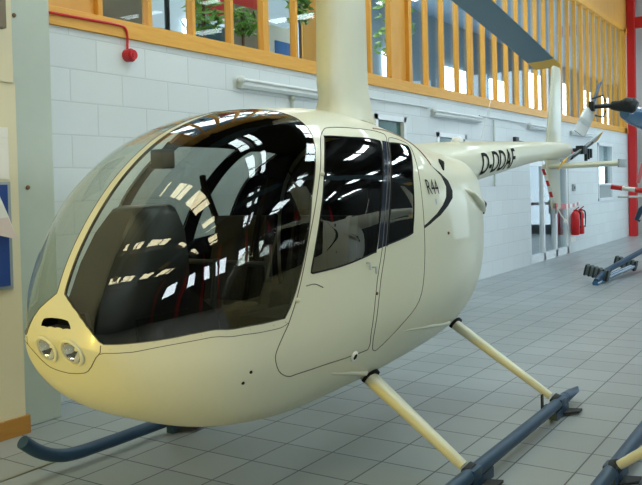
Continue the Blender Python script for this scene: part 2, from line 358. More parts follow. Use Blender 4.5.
SE = sqrt(4.3); NTAB = len(TAB)
EXT = np.vstack([2*TAB[0]-TAB[1], TAB, 2*TAB[-1]-TAB[-2]])
def section(s):
    t = np.clip(np.asarray(s, float)/SE*(NTAB-1), 0, NTAB-1-1e-9); k = np.floor(t).astype(int); f = (t-k)[..., None]
    p0, p1, p2, p3 = EXT[k], EXT[k+1], EXT[k+2], EXT[k+3]
    return .5*((2*p1)+(p2-p0)*f+(2*p0-5*p1+4*p2-p3)*f*f+(3*p1-p0-3*p2+p3)*f**3)
def hull(s, phi):
    s = np.asarray(s, float); phi = np.asarray(phi, float)
    q = section(s); zt, zb, w, zm = q[..., 0], q[..., 1], q[..., 2], q[..., 3]
    c, si = np.cos(phi), np.sin(phi); nn = np.where(si >= 0, NT, NB)
    r = (np.abs(c)**nn+np.abs(si)**nn)**(-1/nn)
    h = np.where(si >= 0, zt-zm, zm-zb)
    return np.stack([XN+s*s, YC-w*r*c, zm+h*r*si], -1)
def hull_normal(s, phi):
    s = np.maximum(np.asarray(s, float), .012); e = 2e-3
    a = hull(s+e, phi)-hull(s-e, phi); b = hull(s, phi+e)-hull(s, phi-e)
    n = np.cross(b, a); n /= np.linalg.norm(n, axis=-1)[..., None]+1e-12
    out = hull(s, phi)-np.stack([np.full_like(s, 4.4), np.full_like(s, YC), np.full_like(s, 1.2)], -1)
    return n*np.sign((n*out).sum(-1))[..., None]
def from_theta(s, t):        # superellipse angle -> polar angle
    n = NT if sin(t) >= 0 else NB
    return (s, atan2(math.copysign(abs(sin(t))**(2/n), sin(t)), math.copysign(abs(cos(t))**(2/n), cos(t))))
def from_side(x, z):         # point on the near flank seen from the side
    s = sqrt(x-XN); lo, hi = -pi/2, pi/2
    for _ in range(40):
        m = (lo+hi)/2
        if hull(s, m)[2] < z: lo = m
        else: hi = m
    return (s, (lo+hi)/2)
def from_front(y, z):        # y measured from the centre line, near side positive
    lo, hi = .004, 1.2
    for _ in range(40):
        m = (lo+hi)/2; zt, zb, w, zm = section(m)
        h = (zt-zm) if z >= zm else (zm-zb); nn = NT if z >= zm else NB
        if abs(y/w)**nn+abs((z-zm)/h)**nn > 1: lo = m
        else: hi = m
    zt, zb, w, zm = section(hi); h = (zt-zm) if z >= zm else (zm-zb)
    return (hi, atan2((z-zm)/h, y/w))
def T(lst): return [from_theta(*p) for p in lst]
def strip_phi(s, half):
    w = section(s)[2]; return acos(min(.95, half/w))
def smooth2(P, per=5): return [(p.x, p.y) for p in curve_pts([(a, b, 0) for a, b in P], per, True)]
def dense(P, step=.02):
    out = []
    for i in range(len(P)):
        a, b = P[i], P[(i+1) % len(P)]; k = max(1, int(math.hypot(b[0]-a[0], b[1]-a[1])/step))
        out += [(a[0]+(b[0]-a[0])*j/k, a[1]+(b[1]-a[1])*j/k) for j in range(k)]
    return out
STRIP = .023
WS = [(s, strip_phi(s, STRIP)) for s in np.linspace(.212, 1.07, 40)]
WS += [(1.084, 1.44), (1.099, 1.30), (1.112, 1.19), (1.122, 1.10)]
WS += [(1.128, 1.040), (1.123, 0.951), (1.112, 0.872), (1.090, 0.790), (1.056, 0.691), (1.003, 0.546), (0.960, 0.367), (0.928, 0.245), (0.902, 0.147), (0.880, 0.079), (0.859, 0.032), (0.778, 0.040), (0.682, 0.059), (0.541, 0.084), (0.366, 0.092), (0.284, 0.098), (0.212, 0.111), (0.192, 0.164), (0.169, 0.312), (0.149, 0.522), (0.141, 0.781), (0.153, 1.098), (0.174, 1.315), (0.194, 1.464)]
DW = smooth2([(1.149, 0.833), (1.164, 0.851), (1.256, 0.831), (1.366, 0.821), (1.378, 0.800), (1.358, 0.730), (1.278, 0.444), (1.234, 0.231), (1.217, 0.210), (1.096, 0.197), (0.977, 0.204), (0.965, 0.209), (0.962, 0.227), (0.999, 0.384), (1.038, 0.519), (1.090, 0.682)])
RW = smooth2([(1.418, 0.798), (1.436, 0.824), (1.505, 0.844), (1.519, 0.820), (1.477, 0.662), (1.447, 0.540), (1.410, 0.299), (1.394, 0.255), (1.291, 0.231), (1.285, 0.243), (1.320, 0.437), (1.382, 0.681)])
POST = [(1.395, 0.827), (1.431, 0.829), (1.423, 0.792), (1.323, 0.436), (1.282, 0.226), (1.238, 0.220), (1.279, 0.444), (1.361, 0.730)]
FD = smooth2([(1.209, 0.920), (1.317, 0.912), (1.427, 0.920), (1.436, 0.879), (1.388, 0.750), (1.300, 0.440), (1.258, 0.211), (1.224, 0.008), (1.212, -0.290), (1.220, -0.441), (1.192, -0.459), (1.049, -0.432), (0.937, -0.448), (0.894, -0.456), (0.852, -0.386), (0.829, -0.261), (0.838, -0.155), (0.870, -0.008), (0.904, 0.113), (0.963, 0.361), (1.023, 0.548), (1.075, 0.686), (1.129, 0.829), (1.173, 0.901)], 4)
RD = smooth2([(1.448, 0.877), (1.526, 0.892), (1.535, 0.846), (1.508, 0.701), (1.479, 0.507), (1.464, 0.297), (1.455, 0.058), (1.430, -0.218), (1.361, -0.364), (1.280, -0.497), (1.255, -0.505), (1.237, -0.448), (1.227, -0.302), (1.240, 0.001), (1.271, 0.196), (1.314, 0.438), (1.389, 0.715)], 4)
BAND = [(1.589, 0.719), (1.627, 0.677), (1.657, 0.623), (1.661, 0.538), (1.648, 0.479), (1.608, 0.414), (1.558, 0.350), (1.495, 0.296), (1.392, 0.227), (1.390, 0.236), (1.485, 0.309), (1.538, 0.361), (1.578, 0.418), (1.608, 0.479), (1.627, 0.563), (1.622, 0.645)]
LAMP_Y, LAMP_Z, LAMP_R = .080, .999, .055
lamp_c = Vector(hull(*from_front(LAMP_Y, LAMP_Z))); ln = hull_normal(np.array(from_front(LAMP_Y, LAMP_Z)[0]), np.array(from_front(LAMP_Y, LAMP_Z)[1]))
LAMP = [from_front(LAMP_Y+LAMP_R*cos(a)*.96, LAMP_Z+LAMP_R*1.05*sin(a)) for a in np.linspace(0, 2*pi, 33)[:-1]]
INLET = [from_front(max(y, 1e-4), z) for y, z in [(0, 1.1), (.05, 1.098), (.094, 1.1), (.09, 1.115), (.076, 1.133), (.05, 1.138), (0, 1.14)]]
INLET = [(s, (pi/2+.1 if p > pi/2-.01 else p)) for s, p in INLET]
REG = [('lamp', LAMP), ('inlet', INLET), ('windshield', WS), ('door_window', DW), ('rear_window', RW), ('post', POST), ('front', FD), ('rear', RD), ('band', BAND)]

def inside(poly, X, Y):
    r = np.zeros(len(X), bool); px = np.array([p[0] for p in poly]); py = np.array([p[1] for p in poly]); j = len(poly)-1
    for i in range(len(poly)):
        c = ((py[i] > Y) != (py[j] > Y)) & (X < (px[j]-px[i])*(Y-py[i])/(py[j]-py[i]+1e-15)+px[i]); r ^= c; j = i
    return r
sg = np.concatenate([np.linspace(.0008, .3, 28)[:-1], np.linspace(.3, SE, 92)]); pg = np.linspace(-pi/2, pi/2, 91)
GP = np.array([(s, p) for s in sg for p in pg]); keep = np.ones(len(GP), bool)
pts, edges = [], []
for nm, poly in REG:
    D = dense([(min(SE-.002, max(.002, a)), min(pi/2, b)) for a, b in poly], .022); b0 = len(pts)
    pts += D; edges += [(b0+i, b0+(i+1) % len(D)) for i in range(len(D))]
    da = np.array(D)
    for i in range(0, len(GP), 2000):
        g = GP[i:i+2000]; dd = np.hypot(g[:, None, 0]-da[None, :, 0], (g[:, None, 1]-da[None, :, 1])*.7).min(1)
        keep[i:i+2000] &= (dd > .009) | (np.abs(np.abs(g[:, 1])-pi/2) < 1e-6) | (g[:, 0] < .0009) | (g[:, 0] > SE-1e-6)
allp = pts+[tuple(p) for p in GP[keep]]
vo, eo, fo_, *_ = geometry.delaunay_2d_cdt([Vector(p) for p in allp], edges, [], 0, 1e-6)
V2 = np.array([tuple(v) for v in vo]); F2 = np.array([f for f in fo_ if len(f) == 3])
cen = V2[F2].mean(1)
cls = np.full(len(F2), -1)
for k in range(len(REG)-1, -1, -1): cls[inside(REG[k][1], cen[:, 0], cen[:, 1])] = k
NAMES = [r[0] for r in REG]
V3 = hull(V2[:, 0], V2[:, 1]); N3 = hull_normal(V2[:, 0], V2[:, 1])
edge_c = np.abs(np.abs(V2[:, 1])-pi/2) < 1e-5
V3[edge_c, 1] = YC; N3[edge_c, 1] = 0; N3 /= np.linalg.norm(N3, axis=1)[:, None]

HELI = thing('helicopter', 'cream helicopter with bubble windscreen on dark skids beside the white block wall', 'helicopter', (4.6, YC, 0), 'helicopters in the hall')
HO = np.array([4.6, YC, 0])
def hull_mesh(name, want, m, parent, side=0, inset=0., flip=False, xmax=None, at_=None):
    """side 0: both halves welded on the centre line, 1: near half, -1: far half"""
    ids = [NAMES.index(w) if w else -1 for w in want]; sel = F2[np.isin(cls, ids)]
    if xmax: sel = sel[(V2[sel][:, :, 0].max(1) < sqrt(xmax-XN))]
    used = np.unique(sel); mp = -np.ones(len(V2), int)
    vs, ns, fs = [], [], []
    def add(mirror):
        mp2 = mp.copy()
        for i in used:
            if mirror and side == 0 and edge_c[i]: mp2[i] = mp[i]; continue
            v = V3[i]-N3[i]*inset; nn = N3[i].copy(); v = v.copy()
            if mirror: v[1] = 2*YC-v[1]; nn[1] = -nn[1]
            mp2[i] = len(vs); vs.append(v); ns.append(nn)
        for f in sel:
            a, b, c = (int(mp2[k]) for k in f)
            if a == b or b == c or a == c: continue
            g = np.cross(np.array(vs[b])-vs[a], np.array(vs[c])-vs[a])
            if g@(ns[a]+ns[b]+ns[c]) < 0: b, c = c, b
            fs.append((a, c, b) if flip else (a, b, c))
        return mp2
    if side in (0, 1): mp = add(False)
    if side in (0, -1): add(True)
    o0 = np.array(origin(parent)); me = bpy.data.meshes.new(name)
    me.from_pydata([tuple(v-o0) for v in vs], [], fs); me.materials.append(m)
    me.polygons.foreach_set('use_smooth', [True]*len(me.polygons)); me.update()
    me.normals_split_custom_set_from_vertices([tuple(-n if flip else n) for n in ns])
    o = bpy.data.objects.new(name, me); COL.objects.link(o); o.parent = parent
    return o
def on(s, p, side=1, out=0.):
    v = hull(s, p)+hull_normal(np.array(s), np.array(p))*out
    return Vector((v[0], v[1] if side > 0 else 2*YC-v[1], v[2]))
def nrm(s, p, side=1):
    n = hull_normal(np.array(s), np.array(p)); return Vector((n[0], n[1]*side, n[2]))
def seam(name, line, m, parent, side=1, r=.0028, closed=True, out=0.):
    D = dense(line, .02) if closed else line
    P = [on(s, min(p, pi/2), side, out) for s, p in D]
    if closed: P.append(P[0])
    return MB().tube(P, r, 5, caps=not closed).build(name, m, parent)
def open_line(P, per=6): return [(p.x, p.y) for p in curve_pts([(a, b, 0) for a, b in P], per)]

hull_mesh('fuselage_shell', [None], MT['cream'], HELI)
hull_mesh('cabin_lining', [None, 'front', 'rear', 'band', 'post'], MT['lining'], HELI, inset=.014, flip=True, xmax=4.75)
DOOR_FRONT, DOOR_REAR = {}, {}
for side in (1, -1):
    hull_mesh('windshield', ['windshield'], MT['canopy'], HELI, side)
    seam('windshield_seal', WS, MT['seal'], HELI, side, .0022)
    a = hull_mesh('cabin_door', ['front'], MT['cream'], HELI, side); a['label'] = 'front cabin door'
    hull_mesh('door_window', ['door_window'], MT['sideglass'], a, side)
    seam('door_seal', FD, MT['seal'], a, side, .0026)
    seam('window_seal', DW, MT['black'], a, side, .0045)
    for s, p in ((1.065, .640), (.906, .102)):
        MB().sphere(on(s, p, side, .004), .013, 10, (1.5, .7, 1)).build('hinge', MT['cream'], a)
    for s, p in ((1.183, .172), (1.209, .142)):
        q = on(s, p, side, .004); MB().tube([q, q+nrm(s, p, side)*.02, q+Vector((.0, -.022*side, -.035))], [.007, .007, .005], 8).build('door_handle', MT['steel'], a)
    b = hull_mesh('cabin_door', ['rear'], MT['cream'], HELI, side); b['label'] = 'rear cabin door'
    hull_mesh('door_window', ['rear_window'], MT['sideglass'], b, side)
    hull_mesh('window_post', ['post'], MT['post'], b, side)
    seam('door_seal', RD, MT['seal'], b, side, .0026); seam('window_seal', RW, MT['black'], b, side, .0045)
    sp_ = (1.226, -.001); MB().sphere(on(*sp_, side, .002), .009, 8).build('screw', MT['dirt'], b)
    hull_mesh('stripe', ['band'], MT['black'], HELI, side)['label'] = 'black curved stripe'
    seam('stripe', open_line([(1.41, .955), (1.50, 1.0), (1.555, .99), (1.579, .915), (1.586, .817), (1.590, .716)]), MT['brown'], HELI, side, .006, False)['label'] = 'thin tan stripe'
    seam('panel_seam', open_line([(.195, -.30), (.218, -.12), (.28, -.03), (.365, .011), (.45, .034), (.540, .036), (.680, .019), (.78, -.004), (.841, -.013), (.870, .005)]), MT['seal'], HELI, side, .0018, False)
    for s, t in ((.24, .03), (.33, .06), (.42, .075), (.5, .07), (.58, .06), (.66, .045), (.74, .03), (.82, .015), (.862, .015)):
        q = (s, t); MB().sphere(on(*q, side, .001), .0045, 6).build('fastener', MT['cream'], HELI)
    seam('panel_seam', open_line([(.199, .09), (.197, -.580), (.244, -1.091), (.253, -1.28), (.258, -1.5708)], 3), MT['seal'], HELI, side, .0022, False)
    for s, t in ((.734, -.455), (.750, -.352)):
        q = (s, t); MB().sphere(on(*q, side, 0), .008, 8).build('drain_hole', MT['black'], HELI)
    q = (1.154, -.459)
    MB().torus(on(*q, side, .004), nrm(*q, side), .020, .009).build('vent_cap', MT['white'], HELI)
    MB().disc(on(*q, side, .001), nrm(*q, side), .016, .012).build('vent_cap', MT['black'], HELI)
    MB().tube([on(1.695, .86, side, .002), on(1.677, .795, side, .006), on(1.660, .72, side, .002)], [.006, .022, .008], 10).build('air_vent', MT['black'], HELI)
    q = (1.588, .224); MB().sphere(on(*q, side, .002), .010, 8).build('screw', MT['dirt'], HELI)
    # step cover and its hinge line
    seam('step_cover', open_line([(.939, .156), (.971, .152), (1.001, .124)]), MT['seal'], HELI, side, .0025, False)
    # aft cowling scoop with dark mouth
    MB().tube([on(1.755, .56, side, -.008), on(1.80, .51, side, .008), on(1.861, .39, side, .014), on(1.92, .28, side, .008)], [.01, .026, .032, .02], 12).build('cowl_scoop', MT['cream'], HELI)
    MB().tube([on(1.84, .49, side, .014), on(1.90, .36, side, .024), on(1.96, .21, side, .004)], [.006, .02, .006], 10).build('scoop_mouth', MT['black'], HELI)
    # landing lamp
    n_ = Vector((ln[0], ln[1]*side, ln[2])); c_ = Vector((lamp_c.x, lamp_c.y if side > 0 else 2*YC-lamp_c.y, lamp_c.z))
    n_ = (n_*.85+Vector((-1, 0, 0))*.15).normalized(); c_ = c_+n_*.006
    lp = MB().torus(c_-n_*.002, n_, LAMP_R*1.06, .008).build('landing_light', MT['cream'], HELI)
    bw = MB(); a_ = n_.orthogonal().normalized(); b_ = n_.cross(a_); R = []
    for k in range(7):
        f = k/6; rr = .055*(1-.85*f); R.append([c_-n_*(.002+.05*f**.7)+rr*(cos(i*2*pi/24)*a_+sin(i*2*pi/24)*b_)*(1+.05*(i % 2)) for i in range(24)])
    bw.rings(R, False).build('reflector', MT['chrome'], lp)
    dm = MB(); R = []
    for k in range(5):
        f = k/4; rr = .055*cos(f*pi/2*.96); R.append([c_+n_*(-.001+.012*sin(f*pi/2))+rr*(cos(i*2*pi/24)*a_+sin(i*2*pi/24)*b_) for i in range(24)])
    dm.rings(R, False).build('lens', MT['lens'], lp)
    MB().sphere(c_-n_*.03, .009, 10).build('bulb', MT['paper'], lp)
# nose air inlet box
MB().prism([(2.30, YC-.1, 1.09), (2.30, YC+.1, 1.09), (2.30, YC+.08, 1.15), (2.30, YC-.08, 1.15)], (.02, 0, 0)).box(2.215, 2.3, YC-.1, YC+.1, 1.088, 1.093).build('air_inlet', MT['inlet'], HELI)
# tail end cap of the hull
q = [hull(SE, p) for p in np.linspace(-pi/2, pi/2, 24)]
cap = [tuple(v) for v in q]+[(v[0], 2*YC-v[1], v[2]) for v in q[::-1][1:-1]]
MB().prism(cap, (.012, 0, 0)).build('aft_panel', MT['cream'], HELI)
# registration of type beside the rear door: thin black letters laid on the flank
def text_mesh(body, name, m, parent, size, place, xs=1., bold=0.):
    cu = bpy.data.curves.new('t', 'FONT'); cu.body = body; cu.size = size; cu.extrude = 0; cu.offset = bold; cu.resolution_u = 3
    ob = bpy.data.objects.new('t', cu); COL.objects.link(ob); dg = bpy.context.evaluated_depsgraph_get(); dg.update()
    me = bpy.data.meshes.new_from_object(ob.evaluated_get(dg)); bpy.data.objects.remove(ob); bpy.data.curves.remove(cu)
    bm = bmesh.new(); bm.from_mesh(me); bpy.data.meshes.remove(me)
    bmesh.ops.triangulate(bm, faces=bm.faces)
    for _ in range(2):
        bmesh.ops.subdivide_edges(bm, edges=[e for e in bm.edges if e.calc_length() > size*.12], cuts=1)
    bmesh.ops.triangulate(bm, faces=bm.faces)
    o0 = origin(parent)
    for v in bm.verts: v.co = Vector(place(v.co.x*xs, v.co.y))-o0
    me = bpy.data.meshes.new(name); bm.to_mesh(me); bm.free(); me.materials.append(m)
    o = bpy.data.objects.new(name, me); COL.objects.link(o); o.parent = parent; return o
text_mesh('R44', 'lettering', MT['black'], HELI, .135, lambda u, v: on(*from_side(4.48+u, 1.604+v), 1, .003), .95)
text_mesh('ll', 'lettering', MT['bluesign'], HELI, .05, lambda u, v: on(*from_side(4.57+u, 1.54+v), 1, .003), 1.2)['label'] = 'small blue mark'

# ------------------------------------------------------------------ mast, rotor
def blade_z(r): return 3.58-.51*(max(r, 0)/5.1)**1.3
MAST = Vector((4.63, YC, 0))
mf = MB(); st = []
for z, ch, th in ((2.10, .72, .28), (2.17, .64, .22), (2.24, .60, .19), (2.34, .585, .18), (2.6, .575, .175), (2.9, .565, .17), (3.16, .55, .165), (3.2, .50, .13)):
    st.append(((4.63+(.03 if z < 2.3 else 0), YC, z), (ch, 0, 0), (0, th, 0)))
mf.foil(st).build('mast_fairing', MT['cream'], HELI, angle=60)
for z in (2.56, 2.58): pass
MB().tube([(4.6, YC, 3.15), (4.6, YC, 3.6)], .035, 14).build('rotor_mast', MT['steel'], HELI)
MB().box(4.45, 4.75, YC-.05, YC+.05, 3.52, 3.62, .015).build('rotor_hub', MT['darkmetal'], HELI)
for sgn in (1, -1):
    d0 = Vector((5.08, .21, 0)).normalized()*sgn; ch = Vector((-d0.y, d0.x, 0)); st = []; tip = []
    for r in (.12, .35, .5, .8, 1.5, 2.2, 3, 3.8, 4.4, 4.8, 4.87):
        c = Vector((4.6, YC, blade_z(r)))+d0*r; cw = .08 if r < .4 else .31
        cv = (ch*cos(.10)+Vector((0, 0, sin(.10)))*-1)*cw
        st.append((c, cv, Vector((0, 0, .02 if r > .4 else .05))))
    bl = MB().foil(st).build('rotor_blade', MT['blade'], HELI)
    for r in (4.865, 5.2):
        c = Vector((4.6, YC, blade_z(r)))+d0*r; tip.append((c, (ch*cos(.10)-Vector((0, 0, sin(.10))))*.312, Vector((0, 0, .024))))
    MB().foil(tip).build('blade_tip', MT['yellow'], bl)

# ------------------------------------------------------------------ tail
BOOM = np.array([(5.3, 1.965, .21), (5.9, 2.0, .205), (6.5, 2.03, .19), (7.5, 2.065, .15), (8.2, 2.085, .12), (8.7, 2.10, .106), (9.4, 2.12, .10), (9.7, 2.125, .098), (9.78, 2.10, .07)])
def boom_c(x): r = np.interp(x, BOOM[:, 0], BOOM[:, 2]); return Vector((x, YC, float(np.interp(x, BOOM[:, 0], BOOM[:, 1])-r))), float(r)
bs = []
for x in np.concatenate([np.linspace(5.3, 9.7, 23), [9.74, 9.77]]):
    x = float(x); c, r = boom_c(x); k = 1; bs.append((c, (0, r*k, 0), (0, 0, r*k)))
MB().sections(bs).build('tail_boom', MT['cream'], HELI)
def boom_text(u, v):
    x = 6.57+u; c, r = boom_c(x); a = (v-.115)/r; return (x, YC-(r+.003)*cos(a), c.z+(r+.003)*sin(a))
text_mesh('D-DDAF', 'lettering', MT['black'], HELI, .28, boom_text, .93, .004)['label'] = 'black registration letters D-DDAF'
MB().foil([((9.28, YC, 2.05), (.60, 0, 0), (0, .05, 0)), ((9.34, YC, 2.5), (.47, 0, 0), (0, .045, 0)), ((9.41, YC, 2.97), (.34, 0, 0), (0, .035, 0)), ((9.42, YC, 3.0), (.28, 0, 0), (0, .02, 0))]).build('tail_fin', MT['cream'], HELI)['label'] = 'upper tail fin'
MB().foil([((9.22, YC, 1.98), (.55, 0, 0), (0, .05, 0)), ((9.26, YC, 1.6), (.46, 0, 0), (0, .045, 0)), ((9.33, YC, 1.36), (.36, 0, 0), (0, .035, 0)), ((9.34, YC, 1.34), (.28, 0, 0), (0, .02, 0))]).build('tail_fin', MT['cream'], HELI)['label'] = 'lower tail fin'
stb = MB().foil([((9.16, YC+.05, 1.83), (.34, 0, 0), (0, 0, .062)), ((9.2, YC-.74, 1.845), (.34, 0, 0), (0, 0, .062)), ((9.2, YC-.76, 1.845), (.34, 0, 0), (0, 0, .062))]).build('tail_stabilizer', MT['cream'], HELI)
MB().box(9.03, 9.38, YC-.78, YC-.76, 1.80, 1.89, .005).build('end_cap', MT['grey'], stb)
MB().sphere((9.74, YC, 2.03), .09, 14, (1.2, .8, .8)).build('tail_gearbox', MT['steel'], HELI)
MB().tube([(9.74, YC, 2.03), (9.74, YC-.2, 2.03)], .025, 10).build('tail_rotor_shaft', MT['darkmetal'], HELI)
th = MB().box(9.66, 9.82, YC-.23, YC-.14, 1.98, 2.08, .01).build('tail_rotor_hub', MT['darkmetal'], HELI)
for k in range(3):
    MB().box(9.82+.11*k, 9.86+.11*k, YC-.23, YC-.20, 1.90+.02*k, 2.05).build('pitch_link', MT['darkmetal'], th)
for sg_ in (1, -1):
    d0 = Vector((.96, -.04, .24))*sg_; cv = Vector((.02, .07, -.11)); hc = Vector((9.74, YC-.19, 2.03))
    tb = MB().foil([(hc+d0*.08, cv*.5, (0, .03, 0)), (hc+d0*.30, cv*.6, (0, .03, 0)), (hc+d0*.36, cv, (0, .018, 0)), (hc+d0*.62, cv, (0, .014, 0))]).build('tail_rotor_blade', MT['silver'], HELI)
    MB().foil([(hc+d0*.62, cv*1.02, (0, .016, 0)), (hc+d0*.80, cv*1.0, (0, .014, 0))]).build('blade_tip', MT['yellow'], tb)
    MB().tube([hc+d0*.06, hc+d0*.42], .026, 8).build('blade_grip', MT['darkmetal'], tb)
MB().tube([(7.016, YC, 2.04), (7.33, YC, 2.50)], [.006, .003], 8).build('whip_antenna', MT['white'], HELI)
MB().sphere((6.48, YC, 2.03), .055, 14, (1, 1, .8)).build('beacon', MT['white'], HELI)
MB().sphere((9.55, YC-.135, 1.99), .03, 8, (1.5, .3, 1)).build('tape_patch', MT['pink'], HELI)

# ------------------------------------------------------------------ landing gear
def make_gear(parent, yc, strutm, xo=0.):
    for s in (-1, 1):
        y = yc+1.09*s
        path = curve_pts([(2.83, y, .27), (2.93, y, .19), (3.05, y, .13), (3.2, y, .10), (3.5, y, .093)], 5)+[Vector((5.82, y, .093))]
        path = [p+Vector((xo, 0, 0)) for p in path]
        sk = MB().tube(path, .039, 16).build('skid', MT['skid'], parent)
        MB().sections([((5.80+xo, y, .093), (0, .04, 0), (0, 0, .04)), ((5.92+xo, y, .095), (0, .046, 0), (0, 0, .022)), ((6.02+xo, y, .096), (0, .046, 0), (0, 0, .007)), ((6.14+xo, y, .098), (0, .008, 0), (0, 0, .004))]).build('skid_end', MT['skid'], sk)
        for a, b in ((4.0, 4.3), (5.52, 5.8)):
            MB().prism([(a+xo, y-.03, 0), (a+xo, y+.03, 0), (b+xo, y+.03, 0), (b+xo, y-.03, 0)], (0, 0, .062)).build('wear_shoe', MT['skid'], sk)
        for xt, xb, zt, yt in ((4.03, 4.05, .56, .487), (5.62, 5.66, .61, .33)):
            A = Vector((xt+xo, yc+yt*s, zt)); B = Vector((xb+xo, y, .10)); d_ = B-A; per = Vector((0, -d_.z, d_.y)).normalized()
            A2 = A-d_*.35; st = []
            for f, c, t in ((-.35, .15, .075), (0, .14, .07), (.5, .115, .06), (.93, .09, .05)):
                st.append((A+d_*f, (c, 0, 0), per*t))
            stt = MB().foil(st).build('skid_strut', strutm, parent, angle=60)
            MB().sections([(A-d_*.012, (.085, 0, 0), per*.045), (A+d_*.012, (.08, 0, 0), per*.043)]).build('strut_gasket', MT['black'], stt)
            cl = MB().sections([(A+d_*.945, (.055, 0, 0), per*.033), (A+d_*.985, (.07, 0, 0), per*.042)]).build('strut_clamp', MT['rubber'], stt)
            MB().box(xb+xo-.06, xb+xo+.06, y-.040, y+.040, .06, .128, .012).build('saddle', MT['skid'], stt)
            MB().prism([(xb+xo-.02, y-.035, .012), (xb+xo+.13, y-.035, .012), (xb+xo+.16, y-.12, .012), (xb+xo+.08, y-.12, .012)], (0, 0, .015)).build('shoe_plate', MT['rubber'], sk)
        MB().box(5.44+xo, 5.47+xo, y-.055*s-.006, y-.055*s+.006, .07, .19).box(5.44+xo, 5.56+xo, y-.055*s-.006, y-.055*s+.006, .07, .10).build('wheel_lug', MT['rubber'], sk)
make_gear(HELI, YC, MT['cream'])
for side in (1, -1):
    for P_ in ([(1.00, -.47), (1.09, -.56), (1.19, -.66), (1.30, -.80)], [(1.30, -.40), (1.42, -.47), (1.55, -.57), (1.69, -.72)]):
        MB().tube([on(s_, p_, side, -.006) for s_, p_ in P_], [.003, .010, .014, .022], 10).build('strut_fairing', MT['cream'], HELI)

# ------------------------------------------------------------------ cabin interior
def part(mb, name, m): return mb.build(name, m, HELI)
fe = []
for x in np.linspace(2.66, 4.72, 14):
    zt_, zb_, w_, zm_ = section(sqrt(x-XN)); fe.append((x, w_*(1-((zm_-.64)/(zm_-zb_))**NB)**(1/NB)-.035))
part(MB().prism([(x, YC-h, .65) for x, h in fe]+[(x, YC+h, .65) for x, h in fe[::-1]], (0, 0, .02)), 'cabin_floor', MT['lining'])
bh = [hull(sqrt(4.74-XN), p) for p in np.linspace(-pi/2, pi/2, 24)]
bp_ = [(4.74, YC+(v[1]-YC)*.96, 1.2+(v[2]-1.2)*.96) for v in bh]; bp_ += [(x, 2*YC-y, z) for x, y, z in bp_[::-1][1:-1]]
part(MB().prism(bp_, (.02, 0, 0)), 'bulkhead', MT['lining'])
for xs in (3.36, 4.22):
    for s in (-1, 1):
        y = YC+.29*s
        st_ = MB().box(xs-.02, xs+.46, y-.23, y+.23, .66, 1.0, .05).build('seat', MT['seat'], HELI)
        bk = MB(); bk.prism([(xs+.36, y-.22, .98), (xs+.36, y+.22, .98), (xs+.48, y+.19, 1.5), (xs+.48, y-.19, 1.5)], (.09, 0, 0)); bk.build('backrest', MT['seat'], st_)
        MB().tube([(xs+.34, y-.12*s, 1.0), (xs+.46, y-.15*s, 1.5), (xs+.52, y-.2*s, 1.72)], .018, 6).build('seat_belt', MT['lining'], st_)
# instrument console with rounded hood
part(MB().prism([(2.62, YC-.17, .66), (3.1, YC-.17, .66), (3.06, YC-.17, 1.05), (2.86, YC-.17, 1.2), (2.5, YC-.17, 1.1)], (0, .34, 0)), 'console', MT['lining'])
hd = MB(); R = []
for z, xf, hw in ((1.0, 2.34, .15), (1.2, 2.37, .19), (1.35, 2.44, .185), (1.48, 2.52, .165), (1.55, 2.58, .14), (1.585, 2.61, .125), (1.60, 2.65, .10)):
    xr = 2.88-max(0, z-1.5)*.25; b_ = .04
    R.append([Vector(p) for p in ((xf, YC-hw*.55, z), (xf+.07, YC-hw*.9, z), (xf+.14, YC-hw, z), (xr-b_, YC-hw, z), (xr, YC-hw+b_, z), (xr, YC+hw-b_, z), (xr-b_, YC+hw, z), (xf+.14, YC+hw, z), (xf+.07, YC+hw*.9, z), (xf, YC+hw*.55, z))])
part(hd.rings(R), 'instrument_panel', MT['console'])
part(MB().tube([(3.3, YC, .7), (3.22, YC, 1.05), (3.26, YC, 1.3)], .018, 8).tube([(3.26, YC-.34, 1.28), (3.26, YC+.34, 1.28)], .014, 8).tube([(3.26, YC-.34, 1.2), (3.26, YC-.34, 1.38)], .02, 8).tube([(3.26, YC+.34, 1.2), (3.26, YC+.34, 1.38)], .02, 8), 'cyclic_stick', MT['rubber'])
cp = part(MB().box(2.86, 2.95, YC-.015, YC+.07, 1.775, 1.87, .012), 'compass', MT['black'])
MB().tube([(2.9, YC+.02, 1.86), (2.93, YC, 1.90)], .012, 8).build('bracket', MT['black'], cp)
MB().disc((2.95, YC+.028, 1.82), (1, 0, 0), .03, .006).build('dial', MT['paper'], cp)
part(MB().tube([(3.78, YC+.54, 1.75), (3.80, YC+.55, 1.70), (3.94, YC+.53, 1.38), (4.0, YC+.54, 1.2)], .02, 8), 'brace', MT['lining'])
# ------------------------------------------------------------------ the second helicopter, of which the frame shows one skid and one strut
def copy_tree(o, parent=None):
    c = o.copy(); COL.objects.link(c)
    if parent: c.parent = parent
    for ch in list(o.children): copy_tree(ch, c)
    return c
H2 = copy_tree(HELI); H2.location = (4.6+.42, YC-2.82, 0)
H2['label'] = 'helicopter next to the camera showing only a dark skid and a yellowish strut'

